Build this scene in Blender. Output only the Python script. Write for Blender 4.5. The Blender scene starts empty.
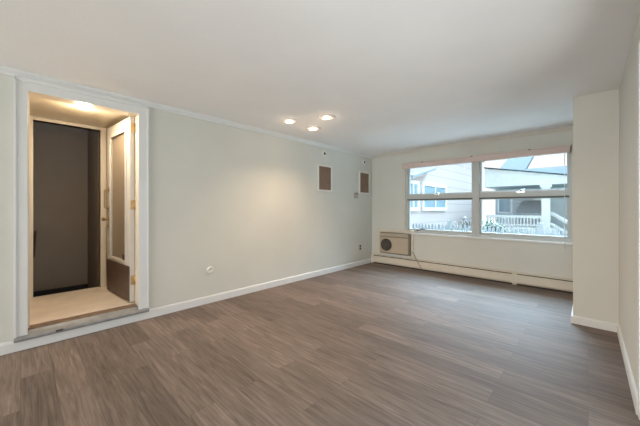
import bpy, bmesh, math, random
from mathutils import Vector, Matrix
random.seed(7)
S = bpy.context.scene
COL = S.collection
PI = math.pi

# ---------------------------------------------------------------- camera, world, exposure
F_PX, YAW, HORIZON, EYE = 283.41, 0.757675, 208.15, 1.197
cd = bpy.data.cameras.new('camera')
cam = bpy.data.objects.new('camera', cd)
COL.objects.link(cam)
cam.location = (0, 0, EYE)
cam.rotation_euler = (PI / 2, 0, YAW)
cd.sensor_fit = 'HORIZONTAL'
cd.sensor_width = 36
cd.lens = F_PX / 640 * 36
cd.shift_y = (HORIZON - 213) / 640
cd.clip_start = 0.02
cd.clip_end = 200
S.camera = cam

S.view_settings.view_transform = 'Standard'
S.view_settings.look = 'None'
S.view_settings.gamma = 1
S.view_settings.use_curve_mapping = False
S.view_settings.exposure = 0.12

REAR_W, SIDE_W = 160.0, 31.0
SKY_HORIZON, SKY_ZENITH = 1.05, 1.6
GLOW = 30.0   # added brightness in the unseen upper sky, lights the room through the window
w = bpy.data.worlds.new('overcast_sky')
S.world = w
w.use_nodes = True
wn, wl = w.node_tree.nodes, w.node_tree.links
wn.clear()
wo = wn.new('ShaderNodeOutputWorld')
wb = wn.new('ShaderNodeBackground')
tc = wn.new('ShaderNodeTexCoord')
sx = wn.new('ShaderNodeSeparateXYZ')
mr = wn.new('ShaderNodeMapRange')
mr.inputs['From Min'].default_value = 0.17
mr.inputs['From Max'].default_value = 0.60
mr.inputs['To Min'].default_value = SKY_HORIZON
mr.inputs['To Max'].default_value = SKY_ZENITH
rc = wn.new('ShaderNodeValToRGB')
rc.color_ramp.elements[0].position = 0.12
rc.color_ramp.elements[0].color = (1.0, 0.94, 0.92, 1)
rc.color_ramp.elements[1].position = 0.6
rc.color_ramp.elements[1].color = (0.58, 0.79, 1.0, 1)
wl.new(tc.outputs['Generated'], sx.inputs[0])
wl.new(sx.outputs['Z'], mr.inputs['Value'])
wl.new(sx.outputs['Z'], rc.inputs[0])
wl.new(rc.outputs[0], wb.inputs['Color'])
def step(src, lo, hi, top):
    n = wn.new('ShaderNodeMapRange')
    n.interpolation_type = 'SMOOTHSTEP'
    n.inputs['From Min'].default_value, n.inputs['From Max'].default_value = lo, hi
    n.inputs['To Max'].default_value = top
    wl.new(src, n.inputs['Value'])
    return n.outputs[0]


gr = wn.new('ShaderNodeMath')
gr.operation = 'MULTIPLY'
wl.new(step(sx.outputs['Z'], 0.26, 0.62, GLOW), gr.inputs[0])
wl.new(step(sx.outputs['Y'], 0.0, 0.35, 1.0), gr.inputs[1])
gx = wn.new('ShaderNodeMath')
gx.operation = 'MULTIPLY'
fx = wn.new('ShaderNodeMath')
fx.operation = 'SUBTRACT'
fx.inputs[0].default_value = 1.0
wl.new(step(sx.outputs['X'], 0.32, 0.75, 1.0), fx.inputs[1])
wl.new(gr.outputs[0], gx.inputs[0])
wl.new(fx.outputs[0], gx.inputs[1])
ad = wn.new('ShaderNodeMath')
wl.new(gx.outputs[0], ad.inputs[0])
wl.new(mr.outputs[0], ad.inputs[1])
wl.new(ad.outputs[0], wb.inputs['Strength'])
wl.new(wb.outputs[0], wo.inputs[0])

# room numbers (metres; left wall on x = XL, back wall on y = YB)
XL, XR, YB, YP, XP, H = -3.48, 0.218, 5.358, 3.962, -0.115, 2.35
YR = -5.6                     # rear wall behind the camera


def portal(name, loc, rot, sx_, sy_):
    d = bpy.data.lights.new(name, 'AREA')
    d.shape = 'RECTANGLE'
    d.size, d.size_y = sx_, sy_
    d.cycles.is_portal = True
    o = bpy.data.objects.new(name, d)
    COL.objects.link(o)
    o.location = loc
    o.rotation_euler = rot


portal('window_portal', (-1.43, YB + 0.22, 1.39), (-PI / 2, 0, 0), 2.55, 1.4)
portal('rear_fill_portal', (-1.7, YR - 0.18, 1.1), (PI / 2, 0, 0), 2.9, 2.1)


def fill_light(name, loc, rot, sx_, sy_, watts, col):
    """added area light that fills the room, set out of view"""
    d = bpy.data.lights.new(name, 'AREA')
    d.shape = 'RECTANGLE'
    d.size, d.size_y = sx_, sy_
    d.energy, d.color = watts, col
    o = bpy.data.objects.new(name, d)
    COL.objects.link(o)
    o.location = loc
    o.rotation_euler = rot


fill_light('rear_fill', (-1.7, YR + 0.35, 0.85), (PI / 2 + 0.40, 0, 0), 2.7, 1.6, REAR_W, (1.0, 0.95, 0.90))  # added fill lamp, brightens the far end from behind the camera
fill_light('side_fill', (XR + 0.70, 0.85, 0.70), (PI / 2 + 0.62, 0, PI / 2 - 0.55), 1.7, 1.2, SIDE_W, (0.94, 0.97, 1.0))  # added fill lamp, brightens left wall and ceiling from the side


# ---------------------------------------------------------------- materials
def nt(name):
    m = bpy.data.materials.new(name)
    m.use_nodes = True
    n, l = m.node_tree.nodes, m.node_tree.links
    return m, n, l, n['Principled BSDF']


def mat(name, col, rough=0.5, metal=0.0, vary=0.04, scale=6.0, bump=0.0, bscale=120.0, spec=0.5):
    """a plain paint / metal / plastic with slight procedural variation"""
    m, n, l, b = nt(name)
    b.inputs['Roughness'].default_value = rough
    b.inputs['Metallic'].default_value = metal
    b.inputs['Specular IOR Level'].default_value = spec
    t = n.new('ShaderNodeTexCoord')
    nz = n.new('ShaderNodeTexNoise')
    nz.inputs['Scale'].default_value = scale
    nz.inputs['Detail'].default_value = 3
    r = n.new('ShaderNodeValToRGB')
    r.color_ramp.elements[0].position, r.color_ramp.elements[1].position = 0.3, 0.7
    r.color_ramp.elements[0].color = tuple(c * (1 - vary) for c in col) + (1,)
    r.color_ramp.elements[1].color = tuple(min(1, c * (1 + vary)) for c in col) + (1,)
    l.new(t.outputs['Object'], nz.inputs['Vector'])
    l.new(nz.outputs['Fac'], r.inputs[0])
    l.new(r.outputs[0], b.inputs['Base Color'])
    if bump:
        n2 = n.new('ShaderNodeTexNoise')
        n2.inputs['Scale'].default_value = bscale
        n2.inputs['Detail'].default_value = 4
        bp = n.new('ShaderNodeBump')
        bp.inputs['Strength'].default_value = bump
        bp.inputs['Distance'].default_value = 0.01
        l.new(t.outputs['Object'], n2.inputs['Vector'])
        l.new(n2.outputs['Fac'], bp.inputs['Height'])
        l.new(bp.outputs[0], b.inputs['Normal'])
    return m


def emit(name, col, k):
    m, n, l, b = nt(name)
    b.inputs['Base Color'].default_value = (*col, 1)
    b.inputs['Emission Color'].default_value = (*col, 1)
    b.inputs['Emission Strength'].default_value = k
    return m


def glass(name, tint, refl=0.06):
    m = bpy.data.materials.new(name)
    m.use_nodes = True
    n, l = m.node_tree.nodes, m.node_tree.links
    n.clear()
    o = n.new('ShaderNodeOutputMaterial')
    mx = n.new('ShaderNodeMixShader')
    tr = n.new('ShaderNodeBsdfTransparent')
    tr.inputs[0].default_value = (*tint, 1)
    gl = n.new('ShaderNodeBsdfGlossy')
    gl.inputs['Roughness'].default_value = 0.02
    fr = n.new('ShaderNodeFresnel')
    fr.inputs['IOR'].default_value = 1.12
    l.new(fr.outputs[0], mx.inputs[0])
    l.new(tr.outputs[0], mx.inputs[1])
    l.new(gl.outputs[0], mx.inputs[2])
    l.new(mx.outputs[0], o.inputs[0])
    return m


def painted_reflection_glass(name, col):
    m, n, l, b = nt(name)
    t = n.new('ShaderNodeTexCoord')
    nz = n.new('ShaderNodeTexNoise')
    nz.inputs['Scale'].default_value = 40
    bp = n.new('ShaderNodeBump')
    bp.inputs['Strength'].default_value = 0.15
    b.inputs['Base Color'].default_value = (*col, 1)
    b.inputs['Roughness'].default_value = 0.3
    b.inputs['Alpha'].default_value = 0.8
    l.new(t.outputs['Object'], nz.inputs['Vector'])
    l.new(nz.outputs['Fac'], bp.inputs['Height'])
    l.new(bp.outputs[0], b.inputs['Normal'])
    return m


def plank_floor():
    m, n, l, b = nt('grey_brown_vinyl_planks')
    t = n.new('ShaderNodeTexCoord')
    br = n.new('ShaderNodeTexBrick')
    br.offset = 0.37
    br.offset_frequency = 2
    for k, v in (('Scale', 1.0), ('Brick Width', 1.22), ('Row Height', 0.165), ('Mortar Size', 0.0009), ('Mortar Smooth', 0.2), ('Bias', 0.0)):
        br.inputs[k].default_value = v
    br.inputs['Color1'].default_value = (0, 0, 0, 1)
    br.inputs['Color2'].default_value = (1, 1, 1, 1)
    br.inputs['Mortar'].default_value = (0.5, 0.5, 0.5, 1)
    l.new(t.outputs['Object'], br.inputs['Vector'])
    # grain: noise stretched along the planks, shifted per plank
    mp = n.new('ShaderNodeMapping')
    mp.inputs['Scale'].default_value = (2.0, 30.0, 1.0)
    l.new(t.outputs['Object'], mp.inputs['Vector'])
    sh = n.new('ShaderNodeVectorMath')
    sh.operation = 'MULTIPLY_ADD'
    sh.inputs[1].default_value = (7.3, 3.1, 5.0)
    l.new(br.outputs['Color'], sh.inputs[0])
    l.new(mp.outputs[0], sh.inputs[2])
    g = n.new('ShaderNodeTexNoise')
    g.inputs['Scale'].default_value = 1.6
    g.inputs['Detail'].default_value = 7
    g.inputs['Roughness'].default_value = 0.62
    g.inputs['Distortion'].default_value = 0.6
    l.new(sh.outputs[0], g.inputs['Vector'])
    r = n.new('ShaderNodeValToRGB')
    cr = r.color_ramp
    cr.elements[0].position, cr.elements[0].color = 0.30, FLOOR_DARK
    cr.elements[1].position, cr.elements[1].color = 0.72, FLOOR_LIGHT
    e = cr.elements.new(0.5)
    e.color = FLOOR_MID
    l.new(g.outputs['Fac'], r.inputs[0])
    # per-plank tone
    pr = n.new('ShaderNodeMapRange')
    pr.inputs['To Min'].default_value = 0.76
    pr.inputs['To Max'].default_value = 1.14
    l.new(br.outputs['Color'], pr.inputs['Value'])
    mu = n.new('ShaderNodeVectorMath')
    mu.operation = 'SCALE'
    l.new(r.outputs[0], mu.inputs[0])
    l.new(pr.outputs[0], mu.inputs['Scale'])
    mx = n.new('ShaderNodeMix')
    mx.data_type = 'RGBA'
    l.new(br.outputs['Fac'], mx.inputs[0])
    l.new(mu.outputs[0], mx.inputs[6])
    mx.inputs[7].default_value = (0.080, 0.064, 0.055, 1)
    l.new(mx.outputs[2], b.inputs['Base Color'])
    rr = n.new('ShaderNodeMapRange')
    rr.inputs['To Min'].default_value = 0.46
    rr.inputs['To Max'].default_value = 0.64
    l.new(g.outputs['Fac'], rr.inputs['Value'])
    l.new(rr.outputs[0], b.inputs['Roughness'])
    b.inputs['Specular IOR Level'].default_value = 0.27
    bp = n.new('ShaderNodeBump')
    bp.inputs['Strength'].default_value = 0.12
    bp.inputs['Distance'].default_value = 0.004
    l.new(g.outputs['Fac'], bp.inputs['Height'])
    l.new(bp.outputs[0], b.inputs['Normal'])
    return m


def siding(name, col, pitch):
    """painted lap siding: a thin dark line under every board"""
    m, n, l, b = nt(name)
    t = n.new('ShaderNodeTexCoord')
    s = n.new('ShaderNodeSeparateXYZ')
    d = n.new('ShaderNodeMath')
    d.operation = 'DIVIDE'
    d.inputs[1].default_value = pitch
    f = n.new('ShaderNodeMath')
    f.operation = 'FRACT'
    r = n.new('ShaderNodeValToRGB')
    r.color_ramp.elements[0].position = 0.05
    r.color_ramp.elements[0].color = tuple(c * 0.80 for c in col) + (1,)
    r.color_ramp.elements[1].position = 0.14
    r.color_ramp.elements[1].color = (*col, 1)
    l.new(t.outputs['Object'], s.inputs[0])
    l.new(s.outputs['Z'], d.inputs[0])
    l.new(d.outputs[0], f.inputs[0])
    l.new(f.outputs[0], r.inputs[0])
    l.new(r.outputs[0], b.inputs['Base Color'])
    b.inputs['Roughness'].default_value = 0.7
    b.inputs['Specular IOR Level'].default_value = 0.05
    return m


def grille_cloth(name):
    m, n, l, b = nt(name)
    t = n.new('ShaderNodeTexCoord')
    c = n.new('ShaderNodeTexChecker')
    c.inputs['Scale'].default_value = 260
    c.inputs['Color1'].default_value = (0.20, 0.135, 0.09, 1)
    c.inputs['Color2'].default_value = (0.14, 0.095, 0.065, 1)
    nz = n.new('ShaderNodeTexNoise')
    nz.inputs['Scale'].default_value = 9
    nz.inputs['Detail'].default_value = 5
    mx = n.new('ShaderNodeMix')
    mx.data_type = 'RGBA'
    mx.inputs[7].default_value = (0.25, 0.165, 0.115, 1)
    l.new(t.outputs['Object'], c.inputs['Vector'])
    l.new(t.outputs['Object'], nz.inputs['Vector'])
    l.new(nz.outputs['Fac'], mx.inputs[0])
    l.new(c.outputs['Color'], mx.inputs[6])
    l.new(mx.outputs[2], b.inputs['Base Color'])
    b.inputs['Roughness'].default_value = 0.9
    return m


FLOOR_DARK = (0.105, 0.079, 0.064, 1)
FLOOR_MID = (0.180, 0.138, 0.114, 1)
FLOOR_LIGHT = (0.265, 0.208, 0.175, 1)

M = {}
M['wall'] = mat('pale_greige_wall_paint', (0.62, 0.622, 0.575), 0.7, vary=0.02, scale=2, bump=0.04)
M['ceiling'] = mat('matt_white_ceiling', (0.88, 0.87, 0.865), 0.85, vary=0.015, scale=2.5, bump=0.12, bscale=60)
M['trim'] = mat('white_trim_paint', (0.70, 0.715, 0.715), 0.4, vary=0.02)
M['casing'] = mat('greige_window_trim', (0.62, 0.60, 0.54), 0.5, vary=0.02)
M['floor'] = plank_floor()
M['sash'] = mat('grey_white_window_sash', (0.49, 0.515, 0.50), 0.4, vary=0.03)
M['sash_dark'] = mat('dark_window_gasket', (0.12, 0.13, 0.13), 0.6)
M['pane'] = glass('clear_window_glass', (0.95, 0.98, 0.98))
M['door_pane'] = painted_reflection_glass('tan_reflection_glass', (0.36, 0.29, 0.21))  # tan tone of the interior reflected in the pane, put into its colour
M['valance'] = mat('pinkish_beige_valance', (0.60, 0.475, 0.43), 0.55, vary=0.05)
M['chrome'] = mat('bright_metal', (0.75, 0.75, 0.73), 0.25, 1.0)
M['vest_wall'] = mat('tan_vestibule_paint', (0.48, 0.38, 0.26), 0.6, vary=0.03)
M['vest_ceiling'] = mat('semi_gloss_cream_ceiling', (0.72, 0.62, 0.46), 0.3, vary=0.02)
M['vest_floor'] = mat('beige_sheet_flooring', (0.78, 0.67, 0.55), 0.4, vary=0.08, scale=5)
M['stair_wall'] = mat('brown_stairwell_paint', (0.205, 0.165, 0.130), 0.7, vary=0.04)
M['black'] = mat('black_paint', (0.012, 0.011, 0.010), 0.6)
M['cream'] = mat('cream_door_paint', (0.70, 0.62, 0.50), 0.4, vary=0.03)
M['door'] = mat('white_door_paint', (0.64, 0.61, 0.555), 0.35, vary=0.03)
M['kick'] = mat('dark_brown_kick_board', (0.10, 0.060, 0.045), 0.45, vary=0.2, scale=14)
M['brass'] = mat('aged_brass', (0.50, 0.36, 0.19), 0.35, 1.0, vary=0.1, scale=30)
M['bronze'] = mat('dark_bronze', (0.09, 0.065, 0.045), 0.45, 0.6)
M['sill'] = mat('worn_grey_threshold_paint', (0.23, 0.232, 0.232), 0.45, vary=0.15, scale=18)
M['saddle'] = mat('brown_wood_saddle', (0.20, 0.125, 0.075), 0.5, vary=0.25, scale=22)
M['ac_case'] = mat('beige_air_conditioner_plastic', (0.47, 0.395, 0.30), 0.5, vary=0.03)
M['ac_band'] = mat('light_taupe_plastic', (0.43, 0.365, 0.285), 0.5)
M['ac_dark'] = mat('dark_taupe_plastic', (0.05, 0.043, 0.038), 0.5)
M['ac_rings'] = mat('brown_grille_plastic', (0.095, 0.082, 0.070), 0.5)
M['ac_sleeve'] = mat('taupe_metal_sleeve', (0.22, 0.19, 0.155), 0.5)
M['ac_trim'] = mat('cream_surround_board', (0.66, 0.61, 0.51), 0.5)
M['heater'] = mat('cream_heater_enamel', (0.64, 0.59, 0.50), 0.4, vary=0.03)
M['slot'] = mat('dark_heater_slot', (0.05, 0.043, 0.036), 0.7)
M['cord'] = mat('brown_cord_rubber', (0.27, 0.22, 0.16), 0.6)
M['grille'] = grille_cloth('brown_speaker_cloth')
M['white_plastic'] = mat('white_plastic', (0.74, 0.72, 0.68), 0.4)
M['plate'] = mat('ivory_plate_plastic', (0.62, 0.575, 0.52), 0.4)
M['taupe'] = mat('taupe_thermostat_plastic', (0.36, 0.32, 0.27), 0.5)
M['dark_plastic'] = mat('dark_plastic', (0.035, 0.033, 0.03), 0.5)
M['lens'] = emit('lit_lamp_lens', (1.0, 0.86, 0.70), 9.0)
M['dome'] = emit('lit_frosted_dome', (1.0, 0.80, 0.52), 5.0)
M['ext_wall'] = mat('exterior_stucco', (0.45, 0.44, 0.42), 0.8)
M['siding'] = siding('pale_pink_lap_siding', (0.52, 0.455, 0.445), 0.34)
M['siding_blue'] = siding('pale_blue_lap_siding', (0.46, 0.53, 0.57), 0.16)
M['ext_white'] = mat('white_exterior_paint', (0.80, 0.81, 0.815), 0.5)
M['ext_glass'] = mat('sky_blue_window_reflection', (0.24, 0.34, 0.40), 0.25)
M['roof'] = siding('blue_grey_roof_shingles', (0.06, 0.075, 0.085), 0.14)
M['roof_grey'] = mat('grey_metal_roof', (0.24, 0.275, 0.295), 0.5, vary=0.06)
M['fence'] = mat('weathered_picket_paint', (0.26, 0.28, 0.285), 0.7, vary=0.1)
M['leaf'] = mat('hedge_leaves', (0.12, 0.19, 0.13), 0.6, vary=0.3, scale=12)
M['leaf_pale'] = mat('pale_shrub_leaves', (0.18, 0.22, 0.22), 0.6, vary=0.25, scale=12)
M['stem'] = mat('shrub_stem', (0.20, 0.17, 0.14), 0.8)
M['bounce_strip'] = mat('pale_bounce_ground', (0.72, 0.71, 0.69), 0.8, vary=0.08, scale=4)
M['lawn'] = mat('dry_lawn', (0.28, 0.29, 0.22), 0.9, vary=0.25, scale=3)


# ---------------------------------------------------------------- mesh helpers
def box(bm, x0, x1, y0, y1, z0, z1, bev=0.0, mi=0):
    x0, x1 = min(x0, x1), max(x0, x1)
    y0, y1 = min(y0, y1), max(y0, y1)
    z0, z1 = min(z0, z1), max(z0, z1)
    r = bmesh.ops.create_cube(bm, size=1)
    vs = r['verts']
    for v in vs:
        v.co = Vector(((x0 + x1) / 2 + v.co.x * (x1 - x0), (y0 + y1) / 2 + v.co.y * (y1 - y0), (z0 + z1) / 2 + v.co.z * (z1 - z0)))
    fs = {f for v in vs for f in v.link_faces}
    for f in fs:
        f.material_index = mi
    if bev:
        es = list({e for v in vs for e in v.link_edges})
        bmesh.ops.bevel(bm, geom=es, offset=bev, segments=2, profile=0.5, affect='EDGES')


def lathe(bm, prof, seg=32, mtx=None):
    """revolve (radius, height) pairs about the local z axis; closes ends whose radius is 0"""
    rings = []
    for r, z in prof:
        if r < 1e-6:
            rings.append([bm.verts.new((0, 0, z))])
        else:
            rings.append([bm.verts.new((r * math.cos(2 * PI * k / seg), r * math.sin(2 * PI * k / seg), z)) for k in range(seg)])
    for a, b in zip(rings, rings[1:]):
        for k in range(seg):
            k2 = (k + 1) % seg
            if len(a) == 1 and len(b) == 1:
                continue
            if len(a) == 1:
                f = bm.faces.new((a[0], b[k2], b[k]))
            elif len(b) == 1:
                f = bm.faces.new((a[k], a[k2], b[0]))
            else:
                f = bm.faces.new((a[k], a[k2], b[k2], b[k]))
            f.smooth = True
    if mtx is not None:
        bmesh.ops.transform(bm, matrix=mtx, verts=[v for ring in rings for v in ring])
    bmesh.ops.recalc_face_normals(bm, faces=bm.faces)


def tube(bm, pts, r, seg=8):
    pts = [Vector(p) for p in pts]
    rings = []
    for i, p in enumerate(pts):
        d = (pts[min(i + 1, len(pts) - 1)] - pts[max(i - 1, 0)]).normalized()
        a = d.orthogonal().normalized() if i == 0 else (rings[-1][1] - d * d.dot(rings[-1][1])).normalized()
        b = d.cross(a)
        rings.append(([bm.verts.new(p + r * (a * math.cos(2 * PI * k / seg) + b * math.sin(2 * PI * k / seg))) for k in range(seg)], a))
    for (u, _), (v, _) in zip(rings, rings[1:]):
        for k in range(seg):
            f = bm.faces.new((u[k], u[(k + 1) % seg], v[(k + 1) % seg], v[k]))
            f.smooth = True
    bm.faces.new(rings[0][0][::-1])
    bm.faces.new(rings[-1][0])
    bmesh.ops.recalc_face_normals(bm, faces=bm.faces)


def prism(bm, prof, p0, p1, out, up=(0, 0, 1)):
    """sweep a closed profile of (out, up) pairs from p0 to p1"""
    p0, p1, out, up = Vector(p0), Vector(p1), Vector(out), Vector(up)
    a = [bm.verts.new(p0 + out * u + up * v) for u, v in prof]
    b = [bm.verts.new(p1 + out * u + up * v) for u, v in prof]
    n = len(prof)
    for k in range(n):
        bm.faces.new((a[k], a[(k + 1) % n], b[(k + 1) % n], b[k]))
    bm.faces.new(a[::-1])
    bm.faces.new(b)
    bmesh.ops.recalc_face_normals(bm, faces=bm.faces)


def obj(name, bm, m, parent=None, loc=None, label=None):
    me = bpy.data.meshes.new(name)
    bm.to_mesh(me)
    bm.free()
    for x in (m if isinstance(m, (list, tuple)) else [m]):
        me.materials.append(x)
    o = bpy.data.objects.new(name, me)
    COL.objects.link(o)
    if parent is not None:
        o.parent = parent
    if loc is not None:
        o.location = loc
    if label:
        o['label'] = label
    return o


def empty(name, loc, rz=0.0):
    o = bpy.data.objects.new(name, None)
    o.empty_display_size = 0.1
    COL.objects.link(o)
    o.location = loc
    o.rotation_euler = (0, 0, rz)
    return o


def tag(o, label, cat, group=None):
    o['label'], o['category'] = label, cat
    if group:
        o['group'] = group
    return o


def struct(o, label=None, cat=None):
    o['kind'] = 'structure'
    if label:
        o['label'] = label
    if cat:
        o['category'] = cat
    return o


def bx(*boxes, bev=0.0):
    bm = bmesh.new()
    for b in boxes:
        box(bm, *b, bev=bev)
    return bm


def copy_tree(o, parent=None):
    c = o.copy()
    COL.objects.link(c)
    c.parent = parent
    for ch in list(o.children):
        copy_tree(ch, c)
    return c


def ring_box(bm, x0, x1, z0, z1, ix0, ix1, iz0, iz1, y0, y1, bev=0.0):
    """rectangular frame in the xz plane"""
    box(bm, x0, ix0, y0, y1, z0, z1, bev)
    box(bm, ix1, x1, y0, y1, z0, z1, bev)
    box(bm, ix0, ix1, y0, y1, z0, iz0, bev)
    box(bm, ix0, ix1, y0, y1, iz1, z1, bev)


# ---------------------------------------------------------------- setting: the room
WL = 0.14                                        # left wall thickness
DY0, DY1, DZ0, DZ1 = 0.023, 0.883, 0.165, 2.217  # rough door opening
VX, VY0, VY1, VZ0, VZ1 = -4.62, -0.55, 1.25, 0.165, 2.25   # vestibule
WX0, WX1, WZ0, WZ1 = -2.69, -0.17, 0.70, 2.08    # window opening
WT = 0.18
YBO = YB + WT

struct(obj('floor', bx((XL - WL, XR + 0.12, YR - 0.15, YBO, -0.12, 0.0)), M['floor']), 'grey brown wood look plank floor of the room', 'floor')
struct(obj('ceiling', bx((XL - WL, XR + 0.12, YR - 0.15, YBO, H, H + 0.15)), M['ceiling']), 'white painted ceiling of the room', 'ceiling')
struct(obj('wall_left', bx((XL - WL, XL, YR, DY0, 0, H), (XL - WL, XL, DY1, YB, 0, H), (XL - WL, XL, DY0, DY1, DZ1, H), (XL - WL, XL, DY0, DY1, 0, 0.10)), M['wall']),
       'long pale greige wall holding the doorway', 'wall')
struct(obj('wall_back', bx((XL - WL, WX0, YB, YBO, 0, H), (WX1, XR + 0.12, YB, YBO, 0, H), (WX0, WX1, YB, YBO, 0, WZ0), (WX0, WX1, YB, YBO, WZ1, H)), M['wall']),
       'pale greige wall around the wide window', 'wall')
struct(obj('wall_right', bx((XR, XR + 0.12, YR, 0.05, 0, H), (XR, XR + 0.12, 2.45, YB, 0, H), (XR, XR + 0.12, 0.05, 2.45, 2.10, H)), M['wall']), 'pale wall along the right edge of the view', 'wall')
struct(obj('wall_pier', bx((XP, XR, YP, YB, 0, H), bev=0.003), M['wall']), 'greige boxed-out corner pier right of the window', 'wall')
RX0, RX1, RZ1 = -3.1, -0.3, 2.08
struct(obj('wall_rear', bx((XL - WL, RX0, YR - 0.15, YR, 0, H), (RX1, XR + 0.12, YR - 0.15, YR, 0, H), (RX0, RX1, YR - 0.15, YR, RZ1, H), (RX0, RX1, YR - 0.15, YR, 0, 0.08)), M['wall']),
       'pale wall behind the viewer with an added wide glass opening', 'wall')

# baseboards
BP = [(0, 0), (0.016, 0), (0.016, 0.078), (0.010, 0.090), (0, 0.093)]
bm = bmesh.new()
prism(bm, BP, (XL, YR, 0), (XL, -0.042, 0), (1, 0, 0))
prism(bm, BP, (XL, 0.957, 0), (XL, YB, 0), (1, 0, 0))
box(bm, XL, XL + 0.016, -0.042, 0.957, 0, 0.083)
struct(obj('baseboard_left', bm, M['trim']), 'white baseboard along the long left wall', 'baseboard')
bm = bmesh.new()
BQ = [(u, v * 0.86) for u, v in BP]
prism(bm, BQ, (XP - 0.016, YP, 0), (XR, YP, 0), (0, -1, 0))
prism(bm, BQ, (XP, YP, 0), (XP, YB, 0), (-1, 0, 0))
struct(obj('baseboard_pier', bm, M['trim']), 'white baseboard around the foot of the corner pier', 'baseboard')
bm = bmesh.new()
prism(bm, BQ, (XR, 2.452, 0), (XR, YP, 0), (-1, 0, 0))
struct(obj('baseboard_right', bm, M['trim']), 'white baseboard along the right wall', 'baseboard')
# casing board where the right baseboard ends
struct(obj('trim_4', bx((XR - 0.010, XR, 2.40, 2.452, 0, 2.14), bev=0.003), M['trim']), 'white door casing board at the right edge', 'trim')

# crown moulding on the left and back walls
CP = [(0, 0), (0, -0.055), (0.010, -0.055), (0.014, -0.040), (0.034, -0.016), (0.038, -0.008), (0.038, 0)]
bm = bmesh.new()
prism(bm, CP, (XL, YR, H), (XL, YB, H), (1, 0, 0))
struct(obj('trim_1', bm, M['trim']), 'white crown moulding above the long left wall', 'trim')
bm = bmesh.new()
prism(bm, CP, (XL, YB, H), (XP, YB, H), (0, -1, 0))
struct(obj('trim_2', bm, M['casing']), 'greige crown moulding above the window wall', 'trim')

# door casing (white boards with a back band) and jamb liner
bm = bmesh.new()
for y0, y1, yb in ((-0.040, 0.043, -0.040), (0.863, 0.957, 0.940)):
    box(bm, XL, XL + 0.018, y0, y1, 0.113, 2.285, 0.002)
    box(bm, XL + 0.016, XL + 0.028, yb, yb + 0.017, 0.113, 2.285, 0.002)
box(bm, XL, XL + 0.018, 0.043, 0.863, 2.197, 2.285, 0.002)
box(bm, XL, XL + 0.028, -0.042, 0.959, 2.270, 2.300, 0.003)
struct(obj('trim_3', bm, M['trim']), 'white casing around the open doorway', 'trim')
bm = bx((XL - WL, XL + 0.004, DY0, 0.043, 0.15, DZ1), (XL - WL, XL + 0.004, 0.863, DY1, 0.15, DZ1), (XL - WL, XL + 0.004, 0.043, 0.863, 2.197, DZ1),
        (XL - WL, XL - 0.05, 0.043, 0.055, 0.15, 2.197))
struct(obj('trim_5', bm, M['cream']), 'cream jamb lining the doorway', 'trim')

# threshold
th = empty('door_threshold', (XL, 0.46, 0.083))
tag(th, 'worn grey threshold ledge with brown saddle under the open doorway', 'threshold')
bm = bmesh.new()
prism(bm, [(0.0, 0.083), (0.040, 0.083), (0.046, 0.090), (0.046, 0.104), (0.038, 0.114), (0.0, 0.128)], (XL, -0.036, 0), (XL, 0.955, 0), (1, 0, 0))
prism(bm, [(-0.030, 0.10), (0.0, 0.10), (0.0, 0.128), (-0.030, 0.146)], (XL, 0.044, 0), (XL, 0.862, 0), (1, 0, 0))
obj('nosing', bm, M['sill'], th, (-XL, -0.46, -0.083))
bm = bx((XL - 0.115, XL - 0.030, 0.045, 0.861, 0.10, 0.158), bev=0.006)
obj('saddle', bm, M['saddle'], th, (-XL, -0.46, -0.083), 'brown wooden saddle')
bm = bx((XL + 0.040, XL + 0.050, 0.215, 0.265, 0.098, 0.113), bev=0.002)
obj('bumper', bm, M['dark_plastic'], th, (-XL, -0.46, -0.083), 'small black bumper')

# vestibule beyond the doorway
struct(obj('floor_vestibule', bx((VX - 0.05, XL - 0.115, VY0, VY1, 0.0, VZ0)), M['vest_floor']), 'beige sheet flooring of the vestibule', 'floor')
struct(obj('ceiling_vestibule', bx((VX - 0.08, XL - WL, VY0, VY1, VZ1, VZ1 + 0.1)), M['vest_ceiling']), 'glossy cream ceiling of the vestibule', 'ceiling')
IY0, IY1, IZ1 = 0.10, 0.716, 2.210
struct(obj('wall_vestibule_far', bx((VX - 0.08, VX, VY0, IY0, VZ0, VZ1), (VX - 0.08, VX, IY1, VY1, VZ0, VZ1), (VX - 0.08, VX, IY0, IY1, IZ1, VZ1)), M['vest_wall']),
       'tan vestibule wall around the inner doorway', 'wall')
struct(obj('wall_vestibule_right', bx((VX - 0.08, XL - WL, VY1, VY1 + 0.08, 0, VZ1 + 0.1)), M['vest_wall']), 'tan vestibule wall behind the open door', 'wall')
struct(obj('wall_vestibule_left', bx((VX - 0.08, XL - WL, VY0 - 0.08, VY0, 0, VZ1 + 0.1)), M['vest_wall']), 'tan vestibule wall left of the doorway', 'wall')
bm = bx((VX - 0.085, VX + 0.018, IY0 - 0.07, IY0, VZ0, VZ1), (VX - 0.085, VX + 0.018, IY0, IY1, IZ1, VZ1 - 0.002),
        (VX - 0.085, VX + 0.018, IY1, IY1 + 0.058, VZ0, VZ1), bev=0.003)
struct(obj('trim_6', bm, M['cream']), 'cream casing around the inner doorway to the stairs', 'trim')
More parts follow.
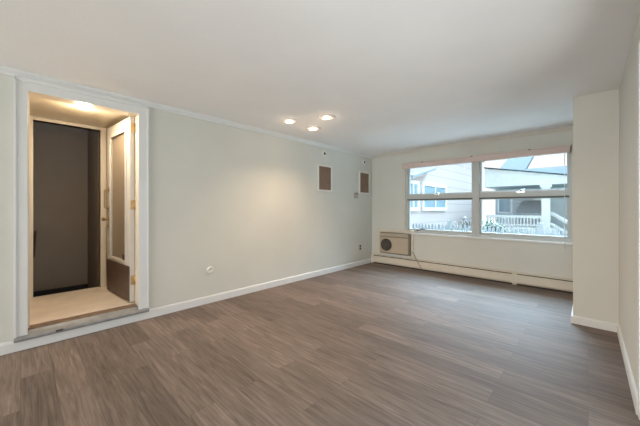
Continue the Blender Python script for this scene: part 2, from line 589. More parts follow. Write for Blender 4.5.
# stairwell beyond
SX = -5.60
struct(obj('wall_stairwell', bx((SX - 0.08, SX, -0.1, 0.95, -0.3, 2.7), (SX, VX - 0.085, 0.712, 0.80, -0.3, 2.7), (SX, VX - 0.085, 0.00, 0.085, -0.3, 2.7)), M['stair_wall']),
       'dark brown painted stairwell walls', 'wall')
struct(obj('floor_stairwell', bx((SX, VX - 0.05, 0.0, 0.8, -0.1, -0.03)), M['black']), 'dark lower landing of the stairwell', 'floor')
struct(obj('ceiling_stairwell', bx((SX - 0.08, VX - 0.08, -0.1, 0.95, 2.7, 2.78)), M['stair_wall']), 'dark ceiling of the stairwell', 'ceiling')
struct(obj('baseboard_stairwell', bx((SX, SX + 0.015, 0.085, 0.712, -0.03, 0.035)), M['black']), 'black baseboard at the foot of the stairwell wall', 'baseboard')
hr = empty('handrail', (-5.1, 0.115, 0.75))
tag(hr, 'short dark sloping handrail at the left edge of the stairwell opening', 'handrail')
bm = bmesh.new()
tube(bm, [(-0.32, 0.028, 0.13), (-0.30, 0.022, 0.12), (0.34, -0.012, -0.12), (0.36, -0.016, -0.13)], 0.014, 10)
obj('rail', bm, M['bronze'], hr)
for sx_, z_ in ((-0.2, 0.075), (0.2, -0.07)):
    bm = bmesh.new()
    tube(bm, [(sx_, -0.030, z_ - 0.05), (sx_, -0.005, z_ - 0.05), (sx_, 0.005, z_)], 0.007)
    obj('bracket', bm, M['bronze'], hr)

# ---------------------------------------------------------------- the open glazed door
dr = empty('door_1', (XL - 0.125, 0.838, 0.178), math.atan2(-0.068, -0.775))
struct(dr, 'open white glazed door with dark kick board folded into the vestibule', 'door')
DW, DH, DT = 0.775, 2.015, 0.022
bm = bmesh.new()
GX0, GX1, GZ0, GZ1 = 0.125, 0.655, 0.43, 1.885
ring_box(bm, 0, DW, 0, DH, GX0, GX1, GZ0, GZ1, -DT, DT, 0.002)
obj('leaf', bm, M['door'], dr)
bm = bmesh.new()
for s in (-1, 1):
    y0, y1 = (DT - 0.004, DT + 0.010) if s > 0 else (-DT - 0.010, -DT + 0.004)
    ring_box(bm, GX0 - 0.022, GX1 + 0.022, GZ0 - 0.022, GZ1 + 0.022, GX0 + 0.012, GX1 - 0.012, GZ0 + 0.012, GZ1 - 0.012, y0, y1, 0.003)
obj('glass_stop', bm, M['door'], dr)
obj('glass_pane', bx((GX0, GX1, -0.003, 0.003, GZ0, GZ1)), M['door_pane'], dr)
obj('kick_board', bx((0.012, DW - 0.004, DT, DT + 0.006, 0.006, 0.385), bev=0.001), M['kick'], dr, label='dark brown kick board')
bm = bmesh.new()
box(bm, GX0 + 0.02, GX0 + 0.065, DT - 0.002, DT + 0.016, GZ0 + 0.01, GZ0 + 0.07, 0.003)
obj('stop_clip', bm, M['bronze'], dr, label='small dark clip at the foot of the glass')
for z in (1.895, 1.055, 0.235):
    bm = bmesh.new()
    box(bm, -0.004, 0.003, -0.018, 0.018, z - 0.05, z + 0.05, 0.001)
    lathe(bm, [(0, -0.055), (0.005, -0.053), (0.008, -0.050), (0.008, 0.050), (0.005, 0.053), (0, 0.055)], 12, Matrix.Translation((-0.006, -0.022, z)))
    obj('hinge', bm, M['brass'], dr, label='brass hinge')
# knob, rose and keyhole, with the long pull grip above
kx, kz = DW - 0.065, 0.885
rot = Matrix.Rotation(-PI / 2, 4, 'X')
bm = bmesh.new()
lathe(bm, [(0, 0), (0.028, 0), (0.028, 0.004), (0.022, 0.009), (0.011, 0.011), (0.010, 0.034), (0.016, 0.040), (0.026, 0.052), (0.026, 0.062), (0.018, 0.071), (0, 0.073)], 24,
      Matrix.Translation((kx, DT, kz)) @ rot)
obj('door_knob', bm, M['brass'], dr, label='round brass knob')
bm = bmesh.new()
lathe(bm, [(0, 0), (0.016, 0), (0.016, 0.006), (0.011, 0.012), (0, 0.013)], 16, Matrix.Translation((kx + 0.01, DT, kz - 0.09)) @ rot)
obj('lock_cylinder', bm, M['brass'], dr)
bm = bmesh.new()
zt, zb = kz + 0.37, kz + 0.13
tube(bm, [(kx, DT, zb), (kx, DT + 0.035, zb + 0.004), (kx, DT + 0.045, zb + 0.02), (kx, DT + 0.045, (zb + zt) / 2), (kx, DT + 0.045, zt - 0.02), (kx, DT + 0.035, zt - 0.004), (kx, DT, zt)], 0.008, 10)
box(bm, kx - 0.016, kx + 0.016, DT, DT + 0.005, zb - 0.03, zb + 0.03, 0.002)
box(bm, kx - 0.016, kx + 0.016, DT, DT + 0.005, zt - 0.03, zt + 0.03, 0.002)
obj('pull_handle', bm, M['brass'], dr, label='long brass pull handle')

# vestibule ceiling dome
vl = empty('dome_light', (-3.765, 0.450, VZ1))
tag(vl, 'lit frosted dome light on the vestibule ceiling beyond the doorway', 'ceiling light')
bm = bmesh.new()
lathe(bm, [(0, 0), (0.078, 0), (0.078, -0.005), (0.074, -0.008), (0, -0.008)])
obj('base', bm, M['white_plastic'], vl)
bm = bmesh.new()
lathe(bm, [(0.070, -0.008), (0.066, -0.018), (0.054, -0.029), (0.032, -0.037), (0, -0.040)])
obj('dome', bm, M['dome'], vl)


def lamp(name, parent, loc, power, col, size, spot=None, rot=(0, 0, 0)):
    if spot:
        d = bpy.data.lights.new(name, 'SPOT')
        d.spot_size, d.spot_blend = spot, 0.9
        d.shadow_soft_size = size
    else:
        d = bpy.data.lights.new(name, 'POINT')
        d.shadow_soft_size = size
    d.energy, d.color = power, col
    o = bpy.data.objects.new(name, d)
    COL.objects.link(o)
    o.parent = parent
    o.location = loc
    o.rotation_euler = rot
    return o


WARM = (1.0, 0.71, 0.47)
dl = bpy.data.lights.new('dome_bulb', 'AREA')
dl.shape, dl.size, dl.energy, dl.color = 'DISK', 0.14, 10.0, (1.0, 0.84, 0.64)
dlo = bpy.data.objects.new('dome_bulb', dl)
COL.objects.link(dlo)
dlo.parent, dlo.location = vl, (0, 0, -0.045)
lamp('dome_glow', vl, (0, 0, -0.11), 9.0, (1.0, 0.80, 0.56), 0.06)

# ---------------------------------------------------------------- recessed eyeball downlights
SPOT_W = 40.0


def downlight():
    r = empty('recessed_light', (0, 0, 0))
    bm = bmesh.new()
    lathe(bm, [(0.062, 0.0), (0.114, 0.0), (0.114, -0.004), (0.106, -0.010), (0.078, -0.013), (0.068, -0.008), (0.062, 0.0)])
    obj('trim_ring', bm, M['white_plastic'], r)
    bm = bmesh.new()
    mt = Matrix.Translation((0, 0, -0.004)) @ Matrix.Rotation(-0.10, 4, 'Y')
    lathe(bm, [(0.062, 0.004), (0.066, -0.002), (0.064, -0.008), (0.058, -0.011), (0.054, -0.010), (0.052, -0.007)], 32, mt)
    obj('eyeball', bm, M['white_plastic'], r)
    bm = bmesh.new()
    lathe(bm, [(0.053, -0.007), (0.044, -0.011), (0.024, -0.013), (0, -0.014)], 32, mt)
    obj('lens', bm, M['lens'], r, label='glowing warm lens')
    return r


d0 = downlight()
spots = [((-2.865, 2.44), 'lit recessed eyeball light in the ceiling nearest the doorway, left of the trio'),
         ((-2.404, 2.66), 'lit recessed eyeball light farthest from the left wall, right of the trio'),
         ((-2.88, 2.90), 'lit recessed eyeball light nearest the window wall, lowest of the trio in view')]
for i, ((x, y), lab) in enumerate(spots):
    o = d0 if i == 0 else copy_tree(d0)
    o.location = (x, y, H)
    tag(o, lab, 'ceiling light', 'recessed ceiling lights')
for o in [o for o in list(COL.objects) if o.name.startswith('recessed_light') and o.parent is None]:
    lamp('bulb_glow', o, (0, 0, -0.06), 0.7, WARM, 0.045)
    lamp('spot_bulb', o, (0, 0, -0.05), SPOT_W, WARM, 0.05, 2.6, (0, -0.30, 0))

# ---------------------------------------------------------------- wall speakers and small plates


def speaker(y0, y1, z0, z1, lab):
    yc, zc = (y0 + y1) / 2, (z0 + z1) / 2
    r = empty('wall_speaker', (XL, yc, zc))
    a, b = (y1 - y0) / 2, (z1 - z0) / 2
    bm = bmesh.new()
    fw = 0.032
    for bb in ((-a, -a + fw, -b, b), (a - fw, a, -b, b), (-a + fw, a - fw, -b, -b + fw), (-a + fw, a - fw, b - fw, b)):
        box(bm, 0, 0.022, *bb, 0.002)
    obj('frame', bm, M['white_plastic'], r)
    bm = bx((0, 0.012, -a + fw, a - fw, -b + fw, b - fw))
    g = obj('grille', bm, M['grille'], r, label='brown cloth grille')
    bm = bmesh.new()
    for z in (-0.08, 0.09):
        lathe(bm, [(0, 0.0015), (0.075 if z > 0 else 0.06, 0.001), (0.082 if z > 0 else 0.066, 0)], 32, Matrix.Translation((0.012, 0, z)) @ Matrix.Rotation(PI / 2, 4, 'Y'))
    obj('cone', bm, M['grille'], g)
    tag(r, lab, 'speaker', 'white framed wall speakers')


speaker(3.603, 3.992, 1.497, 1.980, 'white framed brown grille wall speaker nearer the doorway')
speaker(4.853, 5.240, 1.497, 1.975, 'white framed brown grille wall speaker nearer the window corner')


def jack(y, z, lab):
    r = empty('wall_jack', (XL, y, z))
    bm = bmesh.new()
    R90 = Matrix.Rotation(PI / 2, 4, 'Y')
    lathe(bm, [(0, 0), (0.052, 0), (0.052, 0.004), (0.046, 0.008), (0.02, 0.009), (0, 0.009)], 28, R90)
    obj('cover_plate', bm, M['white_plastic'], r)
    bm = bmesh.new()
    lathe(bm, [(0, 0.009), (0.024, 0.009), (0.024, 0.014), (0.018, 0.018), (0, 0.018)], 20, R90)
    obj('socket', bm, M['dark_plastic'], r, label='dark round socket')
    tag(r, lab, 'wall plate', 'round wall plates above the speakers')


jack(3.792, 2.186, 'small white wall plate with dark centre above the nearer speaker')
jack(5.047, 2.177, 'small white wall plate with dark centre above the speaker by the corner')

t = empty('thermostat', (XL, 4.748, 1.457))
tag(t, 'small taupe thermostat below left of the speaker by the corner', 'thermostat')
obj('body', bx((0, 0.028, -0.057, 0.057, -0.06, 0.06), bev=0.006), M['taupe'], t)
obj('cover', bx((0.026, 0.034, -0.044, 0.044, -0.045, 0.02), bev=0.003), M['ac_band'], t)
bm = bmesh.new()
lathe(bm, [(0, 0), (0.012, 0), (0.012, 0.008), (0, 0.009)], 16, Matrix.Translation((0.028, 0.0, 0.04)) @ Matrix.Rotation(PI / 2, 4, 'Y'))
obj('dial', bm, M['dark_plastic'], t)

t = empty('wall_outlet', (XL, 4.901, 0.375))
tag(t, 'white duplex outlet with dark sockets low on the left wall near the corner', 'outlet')
obj('cover_plate', bx((0, 0.006, -0.052, 0.052, -0.066, 0.066), bev=0.003), M['plate'], t)
for z in (-0.027, 0.027):
    obj('socket', bx((0.005, 0.009, -0.024, 0.024, z - 0.021, z + 0.021), bev=0.003), M['dark_plastic'], t, label='dark outlet socket')

t = empty('round_cover_plate', (XL, 1.651, 0.414))
tag(t, 'round white cover plate low on the left wall right of the doorway', 'cover plate')
bm = bmesh.new()
R90 = Matrix.Rotation(PI / 2, 4, 'Y')
lathe(bm, [(0, 0), (0.045, 0), (0.045, 0.008), (0.040, 0.016), (0.026, 0.020), (0.022, 0.012), (0, 0.012)], 32, R90)
obj('plate', bm, M['white_plastic'], t)
bm = bmesh.new()
lathe(bm, [(0, 0.012), (0.008, 0.012), (0.007, 0.017), (0, 0.018)], 16, R90)
obj('screw', bm, M['plate'], t)

# ---------------------------------------------------------------- window_1
wd = empty('window_1', (0, YB, 0))
struct(wd, 'wide two-bay window with grey white sashes in the back wall', 'window')
GY = 0.085                                      # glass sits this far into the wall
bm = bmesh.new()
ring_box(bm, WX0 - 0.055, WX1 + 0.02, WZ0 - 0.035, WZ1 + 0.045, WX0, WX1, WZ0, WZ1, -0.014, 0.0, 0.003)
obj('casing', bm, M['casing'], wd)
obj('window_sill', bx((WX0 - 0.02, WX1 + 0.02, -0.030, 0.05, WZ0 - 0.022, WZ0 + 0.006), bev=0.004), M['trim'], wd)
bm = bmesh.new()
ring_box(bm, WX0, WX1, WZ0, WZ1, WX0 + 0.04, WX1 - 0.025, WZ0 + 0.05, WZ1 - 0.05, 0.02, 0.16)
box(bm, -1.452, -1.346, 0.012, 0.16, WZ0 + 0.02, WZ1 - 0.02, 0.004)
obj('window_frame', bm, M['sash'], wd)
for (a, b) in ((-2.650, -1.452), (-1.346, -0.195)):
    bm = bx((a, b, 0.018, 0.12, 1.375, 1.470), bev=0.005)
    r = obj('mid_rail', bm, M['sash'], wd)
    obj('gasket', bx((a, b, 0.006, 0.04, 1.352, 1.376), bev=0.002), M['sash_dark'], r, label='dark strip under the rail')
    ins = 0.025
    bm = bmesh.new()
    ring_box(bm, a, b, 1.470, WZ1 - 0.05, a + ins, b - ins, 1.485, WZ1 - 0.08, 0.05, 0.11, 0.003)
    obj('upper_sash', bm, M['sash'], wd)
    bm = bmesh.new()
    ring_box(bm, a, b, WZ0 + 0.05, 1.352, a + ins, b - ins, WZ0 + 0.085, 1.342, 0.05, 0.11, 0.003)
    obj('lower_sash', bm, M['sash'], wd)
    obj('glass_pane', bx((a + ins, b - ins, GY, GY + 0.005, 1.485, WZ1 - 0.08)), M['pane'], wd)
    obj('glass_pane', bx((a + ins, b - ins, GY, GY + 0.005, WZ0 + 0.085, 1.342)), M['pane'], wd)
for x, in ((-2.055,), (-0.765,)):
    bm = bmesh.new()
    box(bm, x - 0.05, x + 0.05, 0.0, 0.02, 1.435, 1.462, 0.004)
    tube(bm, [(x, 0.0, 1.455), (x + 0.01, -0.022, 1.478), (x + 0.06, -0.030, 1.484)], 0.009)
    obj('latch', bm, M['chrome'], wd, label='bright metal latch')
bm = bmesh.new()
box(bm, -2.46, -2.41, 0.0, 0.03, 0.752, 0.782, 0.004)
tube(bm, [(-2.40, 0.01, 0.77), (-2.34, -0.012, 0.795), (-2.28, -0.02, 0.785)], 0.008)
obj('crank', bm, M['bronze'], wd, label='small dark crank handle')

# added glass opening behind the viewer, unseen, goes with the rear fill
w2 = empty('fill_window_rear', (0, YR, 0))
struct(w2, 'added wide glass opening behind the viewer', 'window')
bm = bmesh.new()
ring_box(bm, RX0, RX1, 0.08, RZ1, RX0 + 0.05, RX1 - 0.05, 0.13, RZ1 - 0.05, -0.13, -0.03)
box(bm, -1.73, -1.67, -0.13, -0.03, 0.13, RZ1 - 0.05)
obj('window_frame', bm, M['sash'], w2)
for a, b in ((RX0 + 0.05, -1.73), (-1.67, RX1 - 0.05)):
    obj('glass_pane', bx((a, b, -0.085, -0.08, 0.13, RZ1 - 0.05)), M['pane'], w2)

# added glass door in the right wall, unseen, lets the side fill through
w3 = empty('fill_window_side', (XR, 1.25, 0))
struct(w3, 'added unseen sliding glass door in the right wall', 'window')
bm = bmesh.new()
for y0, y1, z0, z1 in ((-1.2, -1.14, 0.0, 2.10), (1.14, 1.2, 0.0, 2.10), (-1.14, 1.14, 0.0, 0.06), (-1.14, 1.14, 2.04, 2.10), (-0.03, 0.03, 0.06, 2.04)):
    box(bm, 0.03, 0.10, y0, y1, z0, z1)
obj('window_frame', bm, M['sash'], w3)
for a, b in ((-1.14, -0.03), (0.03, 1.14)):
    obj('glass_pane', bx((0.060, 0.065, a, b, 0.06, 2.04)), M['pane'], w3)

# blind headrail and wand
vr = empty('blind_headrail', (-1.44, YB, 1.98))
tag(vr, 'long pinkish beige blind headrail across the top of the window', 'blind')
bm = bmesh.new()
prism(bm, [(0.0, 0.006), (0.070, 0.006), (0.078, 0.0), (0.080, 0.012), (0.080, 0.085), (0.074, 0.096), (0.0, 0.096)], (-1.272, -0.016, 0), (1.258, -0.016, 0), (0, -1, 0))
obj('headrail', bm, M['valance'], vr)
for x in (-0.86, 0.0, 0.80):
    obj('clip', bx((x - 0.014, x + 0.014, -0.102, -0.045, 0.090, 0.103), bev=0.002), M['bronze'], vr)
bm = bmesh.new()
tube(bm, [(1.196, -0.060, 0.005), (1.198, -0.062, -0.3), (1.199, -0.062, -1.38)], 0.0035)
wnd = obj('tilt_wand', bm, M['white_plastic'], vr, label='thin pale tilt wand')

# ---------------------------------------------------------------- air conditioner
ac = empty('air_conditioner', (-2.905, YB, 0.262))
tag(ac, 'beige through-wall air conditioner with round dark grille low beside the window', 'air conditioner')
AW, AH = 0.328, 0.418
bm = bmesh.new()
ring_box(bm, -AW - 0.105, AW + 0.07, -0.06, AH + 0.075, -AW - 0.01, AW + 0.02, -0.02, AH + 0.012, -0.022, 0.0, 0.003)
obj('surround', bm, M['ac_trim'], ac, label='cream surround board')
bm = bmesh.new()
box(bm, -AW - 0.008, AW + 0.018, -0.070, 0.0, -0.012, AH + 0.010, 0.004)
obj('sleeve', bm, M['ac_sleeve'], ac)
bm = bmesh.new()
box(bm, -AW + 0.010, AW - 0.012, -0.094, -0.060, 0.008, AH - 0.088, 0.008)
obj('front_panel', bm, M['ac_case'], ac)
bm = bmesh.new()
box(bm, -AW + 0.006, AW - 0.012, -0.092, -0.060, AH - 0.074, AH - 0.006, 0.008)
cb = obj('control_cover', bm, M['ac_band'], ac)
bm = bmesh.new()
box(bm, AW - 0.010, AW + 0.014, -0.086, -0.060, 0.0, AH, 0.004)
obj('end_cap', bm, M['ac_sleeve'], ac)
bm = bmesh.new()
rotf = Matrix.Rotation(PI / 2, 4, 'X')
gc = Matrix.Translation((-0.165, -0.094, 0.172))
lathe(bm, [(0, 0), (0.122, 0), (0.128, 0.004), (0.128, 0.010), (0.120, 0.012), (0.112, 0.006), (0, 0.006)], 40, gc @ rotf)
fg = obj('fan_grille', bm, M['ac_dark'], ac, label='round dark fan grille')
bm = bmesh.new()
for r_ in (0.03, 0.055, 0.08, 0.102):
    lathe(bm, [(r_ - 0.004, 0.006), (r_ - 0.004, 0.011), (r_ + 0.004, 0.011), (r_ + 0.004, 0.006)], 36, gc @ rotf)
for a in range(3):
    m_ = gc @ Matrix.Rotation(0.9 + a * PI / 3, 4, 'Y')
    bm2 = bmesh.new()
    box(bm2, -0.112, 0.112, -0.012, -0.006, -0.006, 0.006)
    bmesh.ops.transform(bm2, matrix=m_, verts=bm2.verts)
    tmp = bpy.data.meshes.new('tmp')
    bm2.to_mesh(tmp)
    bm2.free()
    bm.from_mesh(tmp)
    bpy.data.meshes.remove(tmp)
obj('grille_rings', bm, M['ac_rings'], fg)
obj('drip_ledge', bx((-AW + 0.0, AW + 0.02, -0.055, 0.0, -0.062, -0.030), bev=0.006), M['trim'], ac, label='pale ledge under the unit')

pc = bmesh.new()
tube(pc, [(-2.53, YB - 0.05, 0.34), (-2.505, YB - 0.045, 0.315), (-2.47, YB - 0.05, 0.27), (-2.43, YB - 0.075, 0.21), (-2.385, YB - 0.090, 0.15), (-2.345, YB - 0.094, 0.09), (-2.32, YB - 0.094, 0.045)], 0.007)
pc = obj('power_cord', pc, M['cord'])
tag(pc, 'thin brown power cord hanging from the air conditioner over the heater', 'cord')

# ---------------------------------------------------------------- baseboard heater
HX0, HX1, HS = XL + 0.02, XP - 0.03, -0.835
bh = empty('baseboard_heater', ((HX0 + HX1) / 2, YB, 0))
cx = (HX0 + HX1) / 2
tag(bh, 'long cream baseboard heater running under the window', 'heater')
HP = [(0, 0.022), (0.050, 0.022), (0.066, 0.030), (0.074, 0.050), (0.074, 0.160), (0.068, 0.164), (0.0, 0.164)]
for a, b in ((HX0 + 0.05, HS - 0.03), (HS + 0.03, HX1)):
    bm = bmesh.new()
    prism(bm, HP, (a - cx, 0, 0), (b - cx, 0, 0), (0, -1, 0))
    obj('front_cover', bm, M['heater'], bh)
    bm = bmesh.new()
    prism(bm, [(0, 0.164), (0.050, 0.164), (0.050, 0.178), (0, 0.178)], (a - cx, 0, 0), (b - cx, 0, 0), (0, -1, 0))
    obj('outlet_slot', bm, M['slot'], bh, label='dark heat slot')
    bm = bmesh.new()
    prism(bm, [(0, 0.178), (0.058, 0.178), (0.060, 0.186), (0.0, 0.200)], (a - cx, 0, 0), (b - cx, 0, 0), (0, -1, 0))
    obj('top_cover', bm, M['heater'], bh)
    bm = bmesh.new()
    prism(bm, [(0, 0), (0.045, 0), (0.045, 0.022), (0, 0.022)], (a - cx, 0, 0), (b - cx, 0, 0), (0, -1, 0))
    obj('intake_slot', bm, M['slot'], bh, label='dark gap along the floor')
for a, b in ((HX0, HX0 + 0.05), (HS - 0.03, HS + 0.03)):
    bm = bmesh.new()
    prism(bm, [(0, 0.0), (0.066, 0.0), (0.077, 0.02), (0.077, 0.166), (0.062, 0.188), (0, 0.202)], (a - cx, 0, 0), (b - cx, 0, 0), (0, -1, 0))
    obj('joint_cover', bm, M['heater'], bh)

# ---------------------------------------------------------------- outdoors
GZ = -0.35
struct(obj('ground', bx((-25, 25, YBO, 40, GZ - 0.1, GZ), (-25, 25, -30, YR - 0.15, GZ - 0.1, GZ)), M['lawn']), 'pale lawn outside the window', 'ground')

struct(obj('bounce_strip', bx((-9, 6, YBO, 7.9, GZ, GZ + 0.02)), M['bounce_strip']), 'pale ground strip added to bounce light into the room', 'ground')  # added strip, pale so that it throws sky light up to the ceiling

# picket fence
FY = 8.0
fe = empty('picket_fence', (-1.7, FY, GZ))
tag(fe, 'pale weathered picket fence just outside the window', 'fence')
FT = 0.765 - GZ
bm = bmesh.new()
pw, ph = 0.032, FT
vs = [(-pw, 0), (pw, 0), (pw, ph - 0.07), (0, ph), (-pw, ph - 0.07)]
a = [bm.verts.new((x, -0.011, z)) for x, z in vs]
b = [bm.verts.new((x, 0.011, z)) for x, z in vs]
for k in range(5):
    bm.faces.new((a[k], a[(k + 1) % 5], b[(k + 1) % 5], b[k]))
bm.faces.new(a[::-1])
bm.faces.new(b)
bmesh.ops.recalc_face_normals(bm, faces=bm.faces)
p0 = obj('picket', bm, M['fence'], fe)
n = 0
x = -2.06
while x < 2.2:
    q = p0 if n == 0 else p0.copy()
    if n:
        COL.objects.link(q)
    q.location = (x + random.uniform(-.006, .006), 0, random.uniform(-.012, .012))
    n += 1
    x += 0.094
for z in (0.30, FT - 0.22):
    obj('fence_rail', bx((-2.09, 2.22, 0.012, 0.045, z, z + 0.075)), M['fence'], fe)
for x in (-1.045, 0.915):
    bm = bmesh.new()
    box(bm, x - 0.045, x + 0.045, -0.02, 0.07, 0, FT + 0.08)
    box(bm, x - 0.055, x + 0.055, -0.03, 0.08, FT + 0.08, FT + 0.10, 0.004)
    obj('fence_post', bm, M['fence'], fe)

# neighbour house on the left: a sided wall that runs away from us on x = NX
NX = -4.10
nh = empty('neighbour_house', (NX, 12, GZ))
tag(nh, 'overexposed house with pale pink lap siding filling the left window bay', 'house')
NY0, NY1 = 7.3, 16.3


def sub(b0):      # world box -> neighbour house local
    return (b0[0] - NX, b0[1] - NX, b0[2] - 12, b0[3] - 12, b0[4] - GZ, b0[5] - GZ)


obj('wall', bx(sub((NX - 6, NX, NY0, NY1, GZ, 3.6))), M['siding'], nh)
obj('corner_board', bx(sub((NX, NX + 0.03, NY1 - 0.28, NY1 + 0.02, GZ, 3.6))), M['ext_white'], nh)


def house_window(y0, y1, z0, z1):
    f = bmesh.new()
    t_ = 0.11
    for bb in ((y0 - t_, y0, z0 - t_, z1 + t_), (y1, y1 + t_, z0 - t_, z1 + t_), (y0, y1, z0 - t_, z0), (y0, y1, z1, z1 + t_), ((y0 + y1) / 2 - 0.03, (y0 + y1) / 2 + 0.03, z0, z1)):
        box(f, *sub((NX, NX + 0.05, *bb)))
    f = obj('window', f, M['ext_white'], nh)
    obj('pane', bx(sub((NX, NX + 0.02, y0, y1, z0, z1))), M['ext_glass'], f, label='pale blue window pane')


house_window(9.45, 11.45, 1.22, 1.98)
house_window(8.35, 8.95, 1.22, 1.98)
# a small porch roof whose edge climbs across the upper left of the bay
bm = bmesh.new()
prism(bm, [(0, 0), (0.28, -0.05), (0.28, 0.03), (0, 0.12)], (0, -3.9, 2.50), (0, -2.1, 2.92), (1, 0, 0))
obj('awning', bm, M['roof_grey'], nh, label='blue grey sloping awning edge')
bm = bmesh.new()
prism(bm, [(0.18, 0), (0.18, 0.28), (-3, 1.7), (-6.4, 0.28), (-6.4, 0)], (0, NY0 - 12.3, 3.6 - GZ), (0, NY1 - 11.7, 3.6 - GZ), (1, 0, 0))
obj('roof', bm, M['roof'], nh)

# porch house further back, facing us
PY = 14.0
ph_ = empty('porch_house', (-1.8, PY, GZ))
tag(ph_, 'overexposed white porch house with grey roof seen in the right window bay', 'house')


def subp(b0):
    return (b0[0] + 1.8, b0[1] + 1.8, b0[2] - PY, b0[3] - PY, b0[4] - GZ, b0[5] - GZ)


obj('wall', bx(subp((-3.3, 2.2, PY + 2.0, PY + 6, GZ, 3.0))), M['siding_blue'], ph_)
obj('porch_floor', bx(subp((-3.3, -0.9, PY, PY + 2.0, GZ, 0.42))), M['ext_white'], ph_)
obj('porch_ceiling', bx(subp((-3.3, 0.3, PY + 0.15, PY + 2.0, 2.10, 2.20))), M['roof_grey'], ph_)
# gable-shaped fascia above the porch opening, its top edge falling to the right
bm = bmesh.new()
poly = [(-3.3, 2.12), (0.2, 2.12), (0.2, 2.26), (-0.4, 2.40), (-3.3, 2.93)]
a = [bm.verts.new((x + 1.8, 0.0, z - GZ)) for x, z in poly]
b = [bm.verts.new((x + 1.8, 0.14, z - GZ)) for x, z in poly]
for k in range(len(poly)):
    bm.faces.new((a[k], a[(k + 1) % 5], b[(k + 1) % 5], b[k]))
bm.faces.new(a[::-1])
bm.faces.new(b)
bmesh.ops.recalc_face_normals(bm, faces=bm.faces)
obj('fascia', bm, M['ext_white'], ph_)
bm = bmesh.new()
prism(bm, [(0.0, 0.0), (0.22, 0), (0.22, 0.04), (0, 0.04)], (-1.5, 0.10, 2.94 - GZ), (2.0, 0.10, 2.27 - GZ), (0, -1, 0))
obj('rake_board', bm, M['roof'], ph_)
# grey main roof rising behind on the left
bm = bmesh.new()
prism(bm, [(0, 2.75), (-4.2, 4.3), (-4.2, 4.2), (0, 2.6)], (-1.5, 1.6, -GZ), (-0.35, 1.6, -GZ), (0, -1, 0))
obj('roof', bm, M['roof'], ph_)
for x in (-1.20,):
    bm = bmesh.new()
    box(bm, x + 1.8 - 0.13, x + 1.8 + 0.13, 0.02, 0.26, 0.42 - GZ, 2.12 - GZ, 0.01)
    box(bm, x + 1.8 - 0.18, x + 1.8 + 0.18, -0.02, 0.31, 2.02 - GZ, 2.12 - GZ, 0.01)
    obj('porch_column', bm, M['ext_white'], ph_)
rl = obj('porch_railing', bx(subp((-3.25, -1.3, PY + 0.06, PY + 0.13, 0.80, 0.90)), subp((-3.25, -1.3, PY + 0.07, PY + 0.12, 0.48, 0.54))), M['ext_white'], ph_)
bm = bx((-0.02, 0.02, -0.02, 0.02, 0, 0.30))
b0 = obj('baluster', bm, M['ext_white'], rl)
for k in range(18):
    q = b0 if k == 0 else b0.copy()
    if k:
        COL.objects.link(q)
    q.location = (-3.20 + 1.8 + k * 0.109, 0.095, 0.52 - GZ)
bm = bmesh.new()
prism(bm, [(0, 0), (0.08, 0), (0.08, 0.10), (0, 0.10)], (0.75, 0.0, 0.95 - GZ), (1.55, -0.9, 0.42 - GZ), (1, 0, 0))
prism(bm, [(0, 0), (0.06, 0), (0.06, 0.08), (0, 0.08)], (0.75, 0.0, 0.55 - GZ), (1.55, -0.9, 0.08 - GZ), (1, 0, 0))
box(bm, 1.50, 1.62, -0.98, -0.86, 0, 0.62 - GZ)
obj('stair_railing', bm, M['ext_white'], ph_)
obj('steps', bx((0.75, 1.7, -0.3, 0.3, 0, 0.5), (0.75, 1.7, -0.6, 0.3, 0, 0.33), (0.75, 1.7, -0.9, 0.3, 0, 0.17)), M['ext_white'], ph_)
f = obj('window', bx(subp((-3.20, -2.60, PY + 1.95, PY + 2.0, 0.95, 1.95))), M['ext_white'], ph_)
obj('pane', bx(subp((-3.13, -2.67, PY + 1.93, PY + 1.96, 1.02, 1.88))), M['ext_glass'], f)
obj('door', bx(subp((-1.75, -1.35, PY + 1.94, PY + 2.0, 0.42, 2.05))), M['ext_white'], ph_)

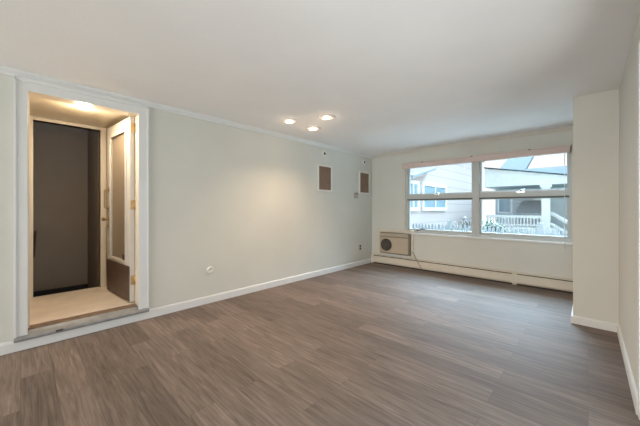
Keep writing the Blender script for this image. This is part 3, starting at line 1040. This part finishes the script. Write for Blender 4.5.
# unidentified pale grey sloping shape behind the porch railing, form guessed
bm = bmesh.new()
a = [(-0.52, -0.35, 0.58), (0.52, -0.35, 0.58), (0.52, 0.45, 1.12), (-0.34, 0.45, 1.12)]
va = [bm.verts.new(p) for p in a]
vb = [bm.verts.new((x, y, 0.0)) for x, y, z in a]
bm.faces.new(va)
bm.faces.new(vb[::-1])
for k in range(4):
    bm.faces.new((va[k], vb[k], vb[(k + 1) % 4], va[(k + 1) % 4]))
bmesh.ops.recalc_face_normals(bm, faces=bm.faces)
obj('sloping_shape', bm, M['roof_grey'], ph_, (-0.02, 1.25, 0.42 - GZ), 'unidentified pale grey sloping shape')


def shrub(name, loc, rx, ry, rz, nleaf, size, m, lab, stems=5):
    r = empty(name, loc)
    bm = bmesh.new()
    for k in range(nleaf):
        while True:
            p = Vector((random.uniform(-1, 1), random.uniform(-1, 1), random.uniform(-1, 1)))
            if 0.2 < p.length < 1:
                break
        p = Vector((p.x * rx, p.y * ry, rz + p.z * rz * 0.95 + 0.05))
        q = Matrix.Translation(p) @ Matrix.Rotation(random.uniform(0, 6.28), 4, 'Z') @ Matrix.Rotation(random.uniform(-1.2, 1.2), 4, 'X')
        s = size * random.uniform(0.6, 1.3)
        v = [bm.verts.new(q @ Vector(c)) for c in ((0, 0, 0), (s * 0.4, s * 0.5, s * 0.08), (0, s, 0), (-s * 0.4, s * 0.5, s * 0.08))]
        bm.faces.new(v)
    f = obj('foliage', bm, m, r)
    bm = bmesh.new()
    for k in range(stems):
        a_ = random.uniform(0, 6.28)
        tube(bm, [(0.05 * math.cos(a_), 0.05 * math.sin(a_), 0), (0.3 * rx * math.cos(a_), 0.3 * ry * math.sin(a_), rz), (0.7 * rx * math.cos(a_), 0.7 * ry * math.sin(a_), 1.75 * rz)], 0.012, 6)
    obj('stem', bm, M['stem'], r)
    tag(r, lab, 'shrub')


shrub('hedge', (-2.30, 10.2, GZ), 0.62, 0.35, 0.56, 900, 0.11, M['leaf'], 'low green hedge behind the fence in the right window bay', 8)
shrub('garden_shrub', (-2.62, 9.4, GZ), 0.50, 0.4, 0.66, 170, 0.10, M['leaf_pale'], 'airy pale shrub beside the siding in the left window bay', 9)
